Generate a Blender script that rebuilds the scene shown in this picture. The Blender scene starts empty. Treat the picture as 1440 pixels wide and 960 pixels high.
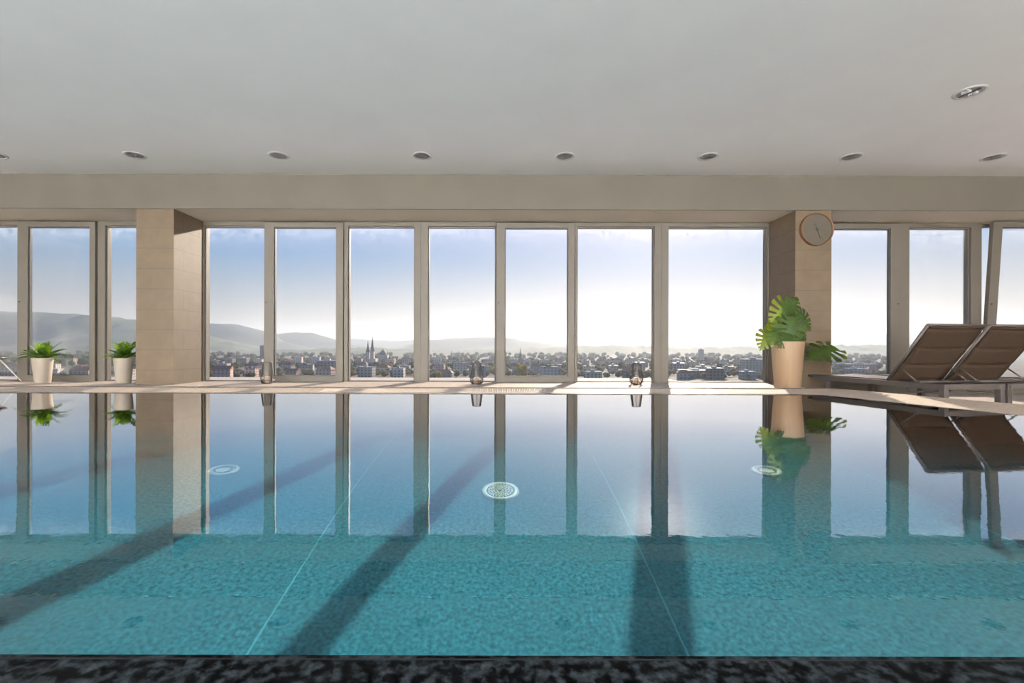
import bpy, bmesh, math, random
from mathutils import Vector, Matrix
S = bpy.context.scene
COL = S.collection
R = math.radians
random.seed(7)
CH = .55                      # eye height above the water
ROLL = .0026
F = 640.

def X(px, d): return (px - 704) / F * d
def Z(px, py, d): return CH + (490 - (py - (px - 704) * ROLL)) / F * d
def P(px, py, d): return Vector((X(px, d), d, Z(px, py, d)))

# ------------------------------------------------------------------ materials
def mat(name):
    m = bpy.data.materials.new(name); m.use_nodes = True
    nt = m.node_tree; nt.nodes.clear()
    return m, nt, nt.nodes, nt.links
def node(ns, t, **kw):
    n = ns.new(t)
    for k, v in kw.items():
        if k in n.inputs: n.inputs[k].default_value = v
        else: setattr(n, k, v)
    return n
def ramp(ns, stops, interp='LINEAR'):
    r = ns.new('ShaderNodeValToRGB'); r.color_ramp.interpolation = interp
    e = r.color_ramp.elements
    while len(e) < len(stops): e.new(.5)
    for i, (p, c) in enumerate(stops):
        e[i].position = p; e[i].color = (*c, 1) if len(c) == 3 else c
    return r
def noise_mat(name, c1, c2, scale=4, rough=.6, detail=4, bump=0, bscale=None, metal=0, spec=.5, lo=.35, hi=.65, stretch=(1, 1, 1), trans=0, tcol=None):
    m, nt, ns, L = mat(name)
    out = ns.new('ShaderNodeOutputMaterial'); b = node(ns, 'ShaderNodeBsdfPrincipled', Roughness=rough, Metallic=metal)
    b.inputs['Specular IOR Level'].default_value = spec
    tc = ns.new('ShaderNodeTexCoord'); mp = ns.new('ShaderNodeMapping'); mp.inputs['Scale'].default_value = stretch
    L.new(tc.outputs['Object'], mp.inputs[0])
    n = node(ns, 'ShaderNodeTexNoise', Scale=scale, Detail=detail)
    L.new(mp.outputs[0], n.inputs['Vector'])
    r = ramp(ns, [(lo, c1), (hi, c2)]); L.new(n.outputs['Fac'], r.inputs[0]); L.new(r.outputs[0], b.inputs['Base Color'])
    if bump:
        n2 = node(ns, 'ShaderNodeTexNoise', Scale=bscale or scale * 4, Detail=3); L.new(mp.outputs[0], n2.inputs['Vector'])
        bp = node(ns, 'ShaderNodeBump', Strength=bump, Distance=.01); L.new(n2.outputs['Fac'], bp.inputs['Height']); L.new(bp.outputs[0], b.inputs['Normal'])
    if trans:
        t = ns.new('ShaderNodeBsdfTranslucent')
        if tcol: t.inputs[0].default_value = (*tcol, 1)
        else: L.new(r.outputs[0], t.inputs[0])
        mx = node(ns, 'ShaderNodeMixShader'); mx.inputs[0].default_value = trans
        L.new(b.outputs[0], mx.inputs[1]); L.new(t.outputs[0], mx.inputs[2]); L.new(mx.outputs[0], out.inputs[0])
    else: L.new(b.outputs[0], out.inputs[0])
    return m

def stone_tiles(name, c1, c2, mortar, w, h, ms, rough, wall=False, sp=(60, 3), spec=.5, off=(0, 0), lo=.35, hi=.65, speck=.5, bump=.0):
    """tiles with joints: floor (x,y) or wall (x+y,z)"""
    m, nt, ns, L = mat(name)
    out = ns.new('ShaderNodeOutputMaterial'); b = node(ns, 'ShaderNodeBsdfPrincipled', Roughness=rough); b.inputs['Specular IOR Level'].default_value = spec
    g = ns.new('ShaderNodeNewGeometry'); s = ns.new('ShaderNodeSeparateXYZ'); L.new(g.outputs['Position'], s.inputs[0])
    c = ns.new('ShaderNodeCombineXYZ')
    if wall:
        a = node(ns, 'ShaderNodeMath', operation='ADD'); L.new(s.outputs[0], a.inputs[0]); L.new(s.outputs[1], a.inputs[1])
        L.new(a.outputs[0], c.inputs[0]); L.new(s.outputs[2], c.inputs[1])
    else:
        L.new(s.outputs[0], c.inputs[0]); L.new(s.outputs[1], c.inputs[1])
    mp = ns.new('ShaderNodeMapping'); mp.inputs['Location'].default_value = (off[0], off[1], 0); L.new(c.outputs[0], mp.inputs[0])
    br = node(ns, 'ShaderNodeTexBrick', offset=0.0 if not wall else .5)
    for k, v in (('Scale', 1), ('Mortar Size', ms), ('Mortar Smooth', .1), ('Bias', 0), ('Brick Width', w), ('Row Height', h)): br.inputs[k].default_value = v
    L.new(mp.outputs[0], br.inputs['Vector'])
    n = node(ns, 'ShaderNodeTexNoise', Scale=sp[0], Detail=sp[1], Roughness=.6); L.new(g.outputs['Position'], n.inputs['Vector'])
    r = ramp(ns, [(lo, c1), (hi, c2)]); L.new(n.outputs['Fac'], r.inputs[0])
    n2 = node(ns, 'ShaderNodeTexNoise', Scale=1.2, Detail=3); L.new(g.outputs['Position'], n2.inputs['Vector'])
    mv = node(ns, 'ShaderNodeMapRange'); mv.inputs['To Min'].default_value = .88; mv.inputs['To Max'].default_value = 1.1; L.new(n2.outputs['Fac'], mv.inputs[0])
    vm = node(ns, 'ShaderNodeVectorMath', operation='SCALE'); L.new(r.outputs[0], vm.inputs[0]); L.new(mv.outputs[0], vm.inputs['Scale'])
    L.new(vm.outputs[0], br.inputs['Color1']); L.new(vm.outputs[0], br.inputs['Color2']); br.inputs['Mortar'].default_value = (*mortar, 1)
    L.new(br.outputs['Color'], b.inputs['Base Color'])
    if bump:
        bp = node(ns, 'ShaderNodeBump', Strength=bump, Distance=.004); L.new(n.outputs['Fac'], bp.inputs['Height']); L.new(bp.outputs[0], b.inputs['Normal'])
    L.new(b.outputs[0], out.inputs[0])
    return m

M = {}
M['ceiling'] = noise_mat('ceiling paint', (.87, .88, .89), (.90, .91, .92), 1.5, .9, spec=.1)
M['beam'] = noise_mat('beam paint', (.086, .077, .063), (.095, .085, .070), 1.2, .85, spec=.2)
M['soffit'] = noise_mat('beam paint lit', (.44, .39, .31), (.48, .425, .34), 1.2, .85, spec=.2)  # beam underside, colour lightened to stand for light bounced up from outside
M['plaster'] = noise_mat('wall plaster', (.88, .87, .85), (.92, .91, .89), 1.5, .85, spec=.2)
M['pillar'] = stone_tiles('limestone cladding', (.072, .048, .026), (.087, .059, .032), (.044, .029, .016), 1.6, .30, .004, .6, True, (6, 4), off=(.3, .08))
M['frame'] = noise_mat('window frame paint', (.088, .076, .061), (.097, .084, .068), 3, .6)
M['gasket'] = noise_mat('black gasket', (.03, .03, .03), (.05, .05, .05), 10, .6)
M['deck'] = stone_tiles('sandstone deck', (.385, .32, .265), (.475, .40, .335), (.23, .21, .185), 1.2, .6, .004, .75, False, (40, 4), spec=.2)
M['grate'] = noise_mat('cream grating', (.66, .57, .49), (.74, .65, .56), 20, .5)
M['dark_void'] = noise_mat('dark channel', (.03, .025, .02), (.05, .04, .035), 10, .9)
M['pooltile'] = stone_tiles('teal pool granite', (.005, .043, .064), (.024, .138, .193), (.04, .18, .24), 1.74, 3.6, .004, .6, False, (50, 5), off=(.99, -.4), lo=.31, hi=.70, spec=.02)
M['poolwall'] = stone_tiles('teal pool wall granite', (.008, .07, .09), (.03, .17, .20), (.06, .25, .29), 1.74, 1.5, .005, .6, True, (34, 5), off=(.99, 0), lo=.3, hi=.7, spec=.02)
M['granite'] = stone_tiles('dark wet granite', (.0002, .0003, .0004), (.020, .027, .032), (.008, .010, .012), .62, .9, .002, .5, False, (48, 3), spec=.03, off=(.15, .1), lo=.46, hi=.80)
M['white_pl'] = noise_mat('white planter', (.46, .40, .335), (.50, .435, .37), 4, .45)
M['cream_pl'] = noise_mat('cream planter', (.32, .215, .132), (.36, .245, .155), 3, .5, stretch=(6, 6, .6))
M['soil'] = noise_mat('potting soil', (.03, .02, .012), (.08, .055, .035), 30, .95)
M['leaf'] = noise_mat('monstera leaf', (.012, .030, .007), (.032, .066, .012), 7, .45, spec=.2, trans=.28, tcol=(.24, .29, .010))
M['leaf2'] = noise_mat('fern frond', (.018, .050, .008), (.05, .105, .016), 9, .45, spec=.25, trans=.35, tcol=(.30, .48, .03))
M['stem'] = noise_mat('green stem', (.12, .13, .05), (.2, .17, .08), 9, .5)
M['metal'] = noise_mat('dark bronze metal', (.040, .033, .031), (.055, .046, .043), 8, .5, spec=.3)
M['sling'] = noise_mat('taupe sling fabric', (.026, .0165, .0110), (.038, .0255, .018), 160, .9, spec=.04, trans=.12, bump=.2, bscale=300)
M['sling_lit'] = noise_mat('taupe sling fabric lit', (.060, .045, .034), (.085, .065, .050), 160, .5, trans=.1, bump=.2, bscale=300)  # same fabric as the back, its colour lightened for sun on the seat
M['clockface'] = noise_mat('clock face', (.064, .055, .042), (.070, .060, .047), 4, .9, spec=.1)
M['copper'] = noise_mat('copper rim', (.11, .05, .022), (.14, .065, .03), 6, .5, metal=.4)
M['black'] = noise_mat('black metal', (.012, .012, .013), (.02, .02, .022), 8, .4)
M['wax'] = noise_mat('candle wax', (.78, .62, .48), (.84, .70, .56), 8, .5, trans=.3)
M['white_mt'] = noise_mat('white enamel', (.75, .72, .68), (.80, .77, .73), 8, .35)
M['steel'] = noise_mat('satin trim', (.58, .58, .57), (.64, .64, .63), 8, .35)
M['reflector'] = noise_mat('lamp reflector', (.28, .28, .28), (.36, .36, .36), 25, .4, metal=.3)
M['louvre'] = noise_mat('grey louvre', (.13, .13, .13), (.17, .17, .17), 20, .5)
M['chrome'] = noise_mat('bright lamp metal', (.85, .85, .85), (.9, .9, .9), 20, .12, metal=.9)
M['drain'] = noise_mat('white drain plastic', (.16, .30, .33), (.20, .35, .38), 12, .5)
M['terrace'] = noise_mat('terrace slab', (.36, .34, .30), (.44, .41, .37), 3, .9)
M['bounce'] = noise_mat('white gravel', (.74, .73, .71), (.84, .83, .81), 8, .9)
M['ground'] = noise_mat('valley ground', (.035, .035, .02), (.09, .075, .045), .012, .95, lo=.3, hi=.7)
M['hill'] = noise_mat('wooded hillside', (.022, .045, .02), (.085, .11, .045), .006, .95, detail=8, lo=.35, hi=.65)
M['hill_far'] = noise_mat('distant hillside', (.035, .045, .03), (.07, .075, .05), .004, .95, detail=6)

def thin_glass(name, tint, f0scale=1., dirt=0.):
    m, nt, ns, L = mat(name)
    out = ns.new('ShaderNodeOutputMaterial')
    t = node(ns, 'ShaderNodeBsdfTransparent'); t.inputs[0].default_value = (*tint, 1)
    gl = node(ns, 'ShaderNodeBsdfGlossy', Roughness=.0); gl.inputs[0].default_value = (1, 1, 1, 1)
    fr = node(ns, 'ShaderNodeFresnel', IOR=1.45)
    k = node(ns, 'ShaderNodeMath', operation='MULTIPLY'); k.inputs[1].default_value = f0scale; L.new(fr.outputs[0], k.inputs[0])
    mx = ns.new('ShaderNodeMixShader'); L.new(k.outputs[0], mx.inputs[0]); L.new(t.outputs[0], mx.inputs[1]); L.new(gl.outputs[0], mx.inputs[2])
    last = mx
    if dirt:
        tl = node(ns, 'ShaderNodeBsdfTranslucent'); tl.inputs[0].default_value = (.9, .9, .9, 1)
        g = ns.new('ShaderNodeNewGeometry'); s = ns.new('ShaderNodeSeparateXYZ'); L.new(g.outputs['Position'], s.inputs[0])
        n = node(ns, 'ShaderNodeTexNoise', Scale=9, Detail=6, Roughness=.7); L.new(g.outputs['Position'], n.inputs['Vector'])
        # dried salt and lime marks: thickest in the top 20 cm of each pane, a little film elsewhere
        mr = node(ns, 'ShaderNodeMapRange'); mr.inputs['From Min'].default_value = 2.05; mr.inputs['From Max'].default_value = 2.5
        mr.inputs['To Min'].default_value = 0; mr.inputs['To Max'].default_value = 1; L.new(s.outputs[2], mr.inputs[0])
        pw = node(ns, 'ShaderNodeMath', operation='POWER'); pw.inputs[1].default_value = 2.2; L.new(mr.outputs[0], pw.inputs[0])
        mr2 = node(ns, 'ShaderNodeMapRange'); mr2.inputs['From Min'].default_value = .3; mr2.inputs['From Max'].default_value = .72; L.new(n.outputs['Fac'], mr2.inputs[0])
        q = node(ns, 'ShaderNodeMath', operation='MULTIPLY'); L.new(pw.outputs[0], q.inputs[0]); L.new(mr2.outputs[0], q.inputs[1])
        q2 = node(ns, 'ShaderNodeMath', operation='MULTIPLY_ADD'); q2.inputs[1].default_value = dirt; q2.inputs[2].default_value = .006; L.new(q.outputs[0], q2.inputs[0])
        mx2 = ns.new('ShaderNodeMixShader'); L.new(q2.outputs[0], mx2.inputs[0]); L.new(mx.outputs[0], mx2.inputs[1]); L.new(tl.outputs[0], mx2.inputs[2])
        last = mx2
    L.new(last.outputs[0], out.inputs[0])
    return m
M['glass'] = thin_glass('window glass', (.985, .985, .985), .10, .12)
M['smoke'] = thin_glass('smoked glass', (.80, .77, .74), 1.)

WF0, WPOW = .0, 5.2
def water_mat():
    m, nt, ns, L = mat('pool water surface')
    out = ns.new('ShaderNodeOutputMaterial')
    rf = node(ns, 'ShaderNodeBsdfRefraction', Roughness=0., IOR=1.333); rf.inputs[0].default_value = (.93, 1, 1, 1)
    gl = node(ns, 'ShaderNodeBsdfGlossy', Roughness=.0)
    mx = ns.new('ShaderNodeMixShader')
    tc = ns.new('ShaderNodeNewGeometry')
    n = node(ns, 'ShaderNodeTexNoise', Scale=2.6, Detail=3); L.new(tc.outputs['Position'], n.inputs['Vector'])
    n2 = node(ns, 'ShaderNodeTexNoise', Scale=34, Detail=2); L.new(tc.outputs['Position'], n2.inputs['Vector'])
    hf = node(ns, 'ShaderNodeMath', operation='MULTIPLY'); hf.inputs[1].default_value = .45; L.new(n.outputs['Fac'], hf.inputs[0])
    a = node(ns, 'ShaderNodeMath', operation='MULTIPLY_ADD'); a.inputs[1].default_value = .05; L.new(n2.outputs['Fac'], a.inputs[0]); L.new(hf.outputs[0], a.inputs[2])
    bp = node(ns, 'ShaderNodeBump', Strength=1, Distance=.0016); L.new(a.outputs[0], bp.inputs['Height'])
    for k in (rf, gl): L.new(bp.outputs[0], k.inputs['Normal'])
    # Schlick reflectance
    dp = node(ns, 'ShaderNodeVectorMath', operation='DOT_PRODUCT'); L.new(bp.outputs[0], dp.inputs[0]); L.new(tc.outputs['Incoming'], dp.inputs[1])
    ab = node(ns, 'ShaderNodeMath', operation='ABSOLUTE'); L.new(dp.outputs['Value'], ab.inputs[0])
    om = node(ns, 'ShaderNodeMath', operation='SUBTRACT'); om.inputs[0].default_value = 1; L.new(ab.outputs[0], om.inputs[1]); om.use_clamp = True
    pw_ = node(ns, 'ShaderNodeMath', operation='POWER'); pw_.inputs[1].default_value = WPOW; L.new(om.outputs[0], pw_.inputs[0])
    fr = node(ns, 'ShaderNodeMath', operation='MULTIPLY_ADD'); fr.inputs[1].default_value = 2.1; fr.inputs[2].default_value = WF0; fr.use_clamp = True; L.new(pw_.outputs[0], fr.inputs[0])
    L.new(fr.outputs[0], mx.inputs[0]); L.new(rf.outputs[0], mx.inputs[1]); L.new(gl.outputs[0], mx.inputs[2]); L.new(mx.outputs[0], out.inputs[0])
    return m
M['water'] = water_mat()

# ------------------------------------------------------------------ mesh helpers
def bm_new(): return bmesh.new()
def box(bm, x0, x1, y0, y1, z0, z1, mi=0):
    v = [bm.verts.new(c) for c in ((x0,y0,z0),(x1,y0,z0),(x1,y1,z0),(x0,y1,z0),(x0,y0,z1),(x1,y0,z1),(x1,y1,z1),(x0,y1,z1))]
    for f in ((3,2,1,0),(4,5,6,7),(0,1,5,4),(1,2,6,5),(2,3,7,6),(3,0,4,7)):
        bm.faces.new([v[i] for i in f]).material_index = mi
def bar(bm, p, q, w, h=None, up=(0, 0, 1)):
    """square-section bar from p to q"""
    p, q = Vector(p), Vector(q); h = h or w
    a = (q - p).normalized(); u = Vector(up)
    if abs(a.dot(u)) > .98: u = Vector((0, 1, 0))
    s = a.cross(u).normalized(); u = s.cross(a).normalized()
    vs = []
    for c in (p, q):
        for i, j in ((-1,-1),(1,-1),(1,1),(-1,1)): vs.append(bm.verts.new(c + s*i*w/2 + u*j*h/2))
    for f in ((0,1,2,3),(7,6,5,4),(0,4,5,1),(1,5,6,2),(2,6,7,3),(3,7,4,0)): bm.faces.new([vs[i] for i in f])
def tube(bm, pts, r, n=8, closed=False, cap=True):
    pts = [Vector(p) for p in pts]; rs = r if isinstance(r, (list, tuple)) else [r] * len(pts)
    rings = []; N = len(pts); prev = None
    for i, p in enumerate(pts):
        a = pts[(i+1) % N] if (closed or i < N-1) else p
        b = pts[i-1] if (closed or i > 0) else p
        t = (a - b).normalized()
        if prev is None: s = t.cross(Vector((0, 0, 1)) if abs(t.z) < .9 else Vector((0, 1, 0))).normalized()
        else: s = (prev - t * prev.dot(t)).normalized()
        prev = s; u = t.cross(s)
        rings.append([bm.verts.new(p + (s*math.cos(2*math.pi*k/n) + u*math.sin(2*math.pi*k/n)) * rs[i]) for k in range(n)])
    for i in range(N if closed else N-1):
        A, B = rings[i], rings[(i+1) % N]
        for k in range(n): bm.faces.new((A[k], A[(k+1)%n], B[(k+1)%n], B[k]))
    if cap and not closed:
        bm.faces.new(rings[0][::-1]); bm.faces.new(rings[-1])
def lathe(bm, prof, n=32, c=(0, 0, 0), wob=None):
    rings = []
    for r, z in prof:
        rings.append([bm.verts.new((c[0]+r*(1 if not wob else wob(k/n))*math.cos(2*math.pi*k/n), c[1]+r*(1 if not wob else wob(k/n))*math.sin(2*math.pi*k/n), c[2]+z)) for k in range(n)])
    for A, B in zip(rings, rings[1:]):
        for k in range(n): bm.faces.new((A[k], A[(k+1)%n], B[(k+1)%n], B[k]))
    return rings
def fan(bm, ring, flip=False): bm.faces.new(ring[::-1] if flip else ring)
def poly_prism(bm, pts, z0, z1, ztop=None):
    """pts CCW seen from above; ztop optional list of top heights"""
    lo = [bm.verts.new((x, y, z0)) for x, y in pts]
    hi = [bm.verts.new((x, y, (ztop[i] if ztop else z1))) for i, (x, y) in enumerate(pts)]
    bm.faces.new(lo[::-1]); bm.faces.new(hi); n = len(pts)
    for i in range(n): bm.faces.new((lo[i], lo[(i+1)%n], hi[(i+1)%n], hi[i]))
def obj(name, bm, m, parent=None, smooth=False, bevel=0, loc=None):
    bmesh.ops.recalc_face_normals(bm, faces=bm.faces)
    me = bpy.data.meshes.new(name); bm.to_mesh(me); bm.free()
    for k in (m if isinstance(m, (list, tuple)) else [m]): me.materials.append(M[k] if isinstance(k, str) else k)
    if smooth:
        for p in me.polygons: p.use_smooth = True
    o = bpy.data.objects.new(name, me); COL.objects.link(o)
    if parent: o.parent = parent
    if loc: o.location = loc
    if bevel:
        b = o.modifiers.new('bevel', 'BEVEL'); b.width = bevel; b.segments = 2; b.limit_method = 'ANGLE'
    return o
def tag(o, label, cat, group=None, kind=None):
    o['label'] = label; o['category'] = cat
    if group: o['group'] = group
    if kind: o['kind'] = kind
    return o
def empty(name, loc, rz=0):
    o = bpy.data.objects.new(name, None); COL.objects.link(o); o.location = loc; o.rotation_euler = (0, 0, rz); o.empty_display_size = .1
    return o
def dup(root, loc=None, rz=None):
    r = root.copy(); COL.objects.link(r)
    if loc is not None: r.location = loc
    if rz is not None: r.rotation_euler = (0, 0, rz)
    for ch in list(root.children):
        c = ch.copy(); COL.objects.link(c); c.parent = r
        for g in ch.children:
            d = g.copy(); COL.objects.link(d); d.parent = c
    return r
def struct(name, bm, m, label, cat, **kw): return tag(obj(name, bm, m, **kw), label, cat, kind='structure')

# ------------------------------------------------------------------ room shell
ZC, ZS, YF, YW = 3.11, 2.602, 6.71, 7.44       # ceiling, soffit, beam face, window plane
XL, XR, YB = -10.5, 9.5, -6.0
LZ = .006
FLR = -.17                                      # lounger floor
YE = 5.63                                       # far pool edge
b = bm_new(); box(b, XL-.2, XR+.2, YB-.2, YW+.2, ZC, ZC+.2); struct('ceiling', b, 'ceiling', 'smooth light grey ceiling over the pool', 'ceiling')
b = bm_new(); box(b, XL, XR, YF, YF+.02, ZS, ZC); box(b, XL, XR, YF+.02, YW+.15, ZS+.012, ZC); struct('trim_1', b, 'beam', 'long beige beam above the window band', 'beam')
b = bm_new(); box(b, XL, XR, YF+.0205, YW+.15, ZS, ZS+.0118); struct('trim_6', b, 'soffit', 'beige underside of the beam, colour lightened as if lit from below', 'soffit')
for nm, x0, x1, lb in (('pillar', X(190, YF), X(243, YF), 'beige tiled pillar left of the central windows'), ('pillar.001', X(1119, YF), X(1170, YF), 'beige tiled pillar with the clock on it')):
    b = bm_new(); box(b, x0, x1, YF+.015, YW+.12, .003 if x0 < 0 else FLR-.1, ZS); struct(nm, b, 'pillar', lb, 'pillar')
b = bm_new(); box(b, XL-.2, XL, YB, YW, -.5, ZC); struct('wall_left', b, 'plaster', 'plain side wall beyond the left windows', 'wall')
b = bm_new(); box(b, XR, XR+.2, YB, YW, -.5, ZC); struct('wall_right', b, 'plaster', 'plain side wall beyond the loungers', 'wall')
b = bm_new(); box(b, XL-.2, XR+.2, YB-.2, YB, -.5, ZC); struct('wall_back', b, 'plaster', 'plain wall behind the camera side of the pool', 'wall')
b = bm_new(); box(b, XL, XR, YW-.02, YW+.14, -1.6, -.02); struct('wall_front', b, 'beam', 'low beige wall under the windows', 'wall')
# pool corner points (right edge runs skewed)
XN = 5.34; YN = .81
def xr(y): return 3.865 + .307 * (YE - y)
# decks
b = bm_new(); box(b, XL, 4.30, 5.90, YW-.02, .001, LZ); struct('floor', b, 'deck', 'narrow stone ledge between pool rim and windows', 'floor')
b = bm_new(); poly_prism(b, [(xr(YN)+.2, YN-6.8), (XR, YN-6.8), (XR, YW), (4.30, YW), (4.30, 5.6)], FLR-.2, FLR); struct('floor.001', b, 'deck', 'lower stone floor under the loungers', 'floor')
# far rim: slopes up away from the water
GX0, GX1 = X(452, 5.75), X(1010, 5.75)
b = bm_new()
def rim_piece(x0, x1): 
    v = [(x0, YE), (x1, YE), (x1, 5.92), (x0, 5.92)]
    poly_prism(b, v, .001, 0, [.002, .002, .036, .036])
rim_piece(XL, GX0); rim_piece(GX1, 4.02)
def rim_strip(y0, y1):
    z = lambda y: .002 + .034 * (y - YE) / .29
    poly_prism(b, [(GX0, y0), (GX1, y0), (GX1, y1), (GX0, y1)], .001, 0, [z(y0), z(y0), z(y1), z(y1)])
rim_strip(YE, YE+.035); rim_strip(5.885, 5.92)
struct('trim_2', b, 'deck', 'pale stone pool rim below the central windows', 'rim')
b = bm_new(); box(b, XL, 4.29, 5.9205, 5.927, .001, .047); struct('gap_shade_strip', b, 'metal', 'thin dark strip added as the shadow gap behind the pool rim', 'trim')  # dark strip put in as the shadow line behind the rim
# overflow grating: slats along the view direction (pattern of one grating)
b = bm_new(); x = GX0 + .004
while x < GX1 - .01:
    v = [(x, YE+.036), (x+.0115, YE+.036), (x+.0115, 5.884), (x, 5.884)]
    poly_prism(b, v, .004, 0, [.006, .006, .0335, .0335]); x += .0215
for yy in (5.70, 5.80): box(b, GX0, GX1, yy, yy+.008, .006, .010)
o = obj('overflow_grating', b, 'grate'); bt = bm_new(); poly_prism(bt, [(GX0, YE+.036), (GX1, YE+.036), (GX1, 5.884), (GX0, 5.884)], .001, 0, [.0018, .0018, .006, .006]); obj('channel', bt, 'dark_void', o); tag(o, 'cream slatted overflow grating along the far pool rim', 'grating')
# right rim (skewed, sloping)
b = bm_new()
n0 = Vector((xr(5.63), 5.63)); n1 = Vector((xr(-1.5), -1.5)); nrm = Vector((.956, .293)) * .34
o0 = Vector((4.365, 5.66)); o1 = n1 + nrm
ptsr = [(n0.x, n0.y), (n1.x, n1.y), (o1.x, o1.y), (o0.x, o0.y)]
poly_prism(b, ptsr, -.35, 0, [.002, .002, .05, .05])
poly_prism(b, [(n0.x, YE), (o0.x, o0.y), (4.34, 5.92), (4.02, 5.92), ], -.35, 0, [.002, .05, .04, .036])
struct('trim_3', b, 'deck', 'pale stone pool rim in front of the loungers', 'rim')
# near rim
b = bm_new(); box(b, XL, xr(YN)+.02, YB, -.6, -.35, .004); struct('floor.003', b, 'plaster', 'pale stone floor behind the dark pool edge', 'floor')
b = bm_new(); box(b, XL, xr(YN)+.02, -.6, YN, -.35, .004); struct('trim_4', b, 'granite', 'dark speckled granite pool edge in front', 'rim')
# pool basin
D = -1.3
pool = [(XL, YN), (xr(YN), YN), (xr(YE), YE), (XL, YE)]
b = bm_new(); poly_prism(b, [(XL, YN-.1), (xr(YN)+.1, YN-.1), (4.2, YE+.1), (4.2, YW-.04), (XL, YW-.04)], D-.1, D); pf = struct('floor.002', b, 'pooltile', 'teal granite pool floor under the water', 'floor')
b = bm_new(); box(b, XL, 4.25, YW-.045, YW-.021, D, -.004); box(b, 4.21, 4.25, YE+.1, YW-.045, D, -.19); box(b, XL, xr(YN)+.1, YN-.1, YN+.003, D, -.004)  # far wall set back unseen under the ledge to let sunlight onto the floor
poly_prism(b, [(xr(YN)-.004, YN), (xr(YN)+.1, YN), (xr(YE)+.1, YE), (xr(YE)-.004, YE)], D, -.004)
box(b, XL-.1, XL, YN, YE, D, -.05)
pw = struct('wall_pool', b, 'poolwall', 'teal tiled pool walls under the rim', 'wall')
b = bm_new(); vs = [b.verts.new((x, y, 0)) for x, y in ((XL, YN), (xr(YN), YN), (xr(YE)+.02, YE-.02), (4.2, YE+.2), (4.2, YW-.025), (XL, YW-.025))]; b.faces.new(vs)   # sheet extended unseen under rim and ledge so refracted sun reaches the floor
water = obj('pool_water', b, 'water'); tag(water, 'calm teal swimming pool water mirroring the windows', 'water', kind='structure')
assert water.data.polygons[0].normal.z > 0 or True
for p in water.data.polygons: p.use_smooth = True
if water.data.polygons[0].normal.z < 0: water.data.flip_normals()

# ------------------------------------------------------------------ windows
def ring(bm, x0, x1, z0, z1, gx0, gx1, gz0, gz1, y0, y1):
    """rectangular ring between outer and inner rectangle"""
    o = [(x0,z0),(x1,z0),(x1,z1),(x0,z1)]; i = [(gx0,gz0),(gx1,gz0),(gx1,gz1),(gx0,gz1)]
    V = [[bm.verts.new((x, y, z)) for x, z in q] for q in (o, i) for y in (y0, y1)]
    of, ob, jf, jb = V
    for k in range(4):
        l = (k+1) % 4
        bm.faces.new((of[k], of[l], jf[l], jf[k])); bm.faces.new((ob[l], ob[k], jb[k], jb[l]))
        bm.faces.new((of[l], of[k], ob[k], ob[l])); bm.faces.new((jf[k], jf[l], jb[l], jb[k]))
WN = [0]
wx = lambda px: X(px, YW)
def window(kind, o0, o1, g0, g1, label, tilt=0, handle='L'):
    WN[0] += 1; nm = f'window_{WN[0]}'
    root = empty(nm, (0, YW, 0)); tag(root, label, 'window', kind='structure')
    x0, x1, a, c = wx(o0), wx(o1), wx(g0), wx(g1)
    if kind == 'fixed':
        b = bm_new(); ring(b, x0, x1, -.02, ZS, a, c, .012, 2.535, -.05, .08)
        obj('window_frame', b, 'frame', root, bevel=.006)
        b = bm_new(); ring(b, a-.002, c+.002, .008, 2.538, a+.012, c-.012, .024, 2.518, -.012, .05)
        obj('glazing_bead', b, 'frame', root)
        b = bm_new(); box(b, a+.002, c-.002, .02, .028, .014, 2.53); obj('glass_pane', b, 'glass', root)
    else:
        b = bm_new(); ring(b, x0, x1, -.02, ZS, x0+.045, x1-.045, .035, 2.56, -.0, .08)
        obj('window_frame', b, 'frame', root)
        sash = empty('sash', (0, 0, 0)); sash.parent = root
        b = bm_new(); ring(b, x0+.006, x1-.006, .002, 2.59, a, c, .10, 2.505, -.075, -.004)
        sash_o = obj('sash_frame', b, 'frame', None, bevel=.006)
        sash_o.name = 'sash'; bpy.data.objects.remove(sash); sash_o.parent = root
        b = bm_new(); ring(b, a-.002, c+.002, .098, 2.507, a+.010, c-.010, .112, 2.493, -.045, -.008); obj('gasket', b, 'gasket', sash_o)
        b = bm_new(); box(b, a+.003, c-.003, -.035, -.027, .105, 2.50); obj('glass_pane', b, 'glass', sash_o)
        hx = (x0 + .045) if handle == 'L' else (x1 - .045)
        b = bm_new(); r = lathe(b, [(.013, 0), (.013, .012), (.009, .016)], 12); fan(b, r[0], True); fan(b, r[-1])
        bmesh.ops.rotate(b, verts=b.verts, matrix=Matrix.Rotation(R(90), 3, 'X'))
        obj('handle_socket', b, 'metal', sash_o, loc=(hx, -.075, 1.29))
        if tilt:
            sash_o.rotation_euler = (tilt, 0, 0)
            b = bm_new(); bar(b, (x0+.03, -.02, 2.545), (x0+.10, -.02-2.5*math.sin(tilt), 2.54), .02, .03); obj('tilt_arm', b, 'metal', root)
    return root
window('fixed', -110, 30, -100, 29, 'fixed pane at the far left edge')
window('sash', 30, 139.5, 45, 131, 'sash window behind the left fern pot')
window('fixed', 140.5, 236, 151, 228, 'narrow fixed pane left of the beige pillar')
window('fixed', 281, 374, 289.5, 373.5, 'fixed pane just right of the left pillar')
window('sash', 374, 485, 388, 474.5, 'framed sash beside the leftmost lantern')
window('fixed', 485, 592.5, 490.5, 583, 'fixed pane showing the twin church spires')
window('fixed', 592.5, 697, 602.5, 696.5, 'fixed pane behind the middle lantern')
window('sash', 697, 807.5, 710, 797.5, 'framed sash showing the yellow tree')
window('fixed', 807.5, 928.5, 811, 918.5, 'fixed pane behind the right lantern')
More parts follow.
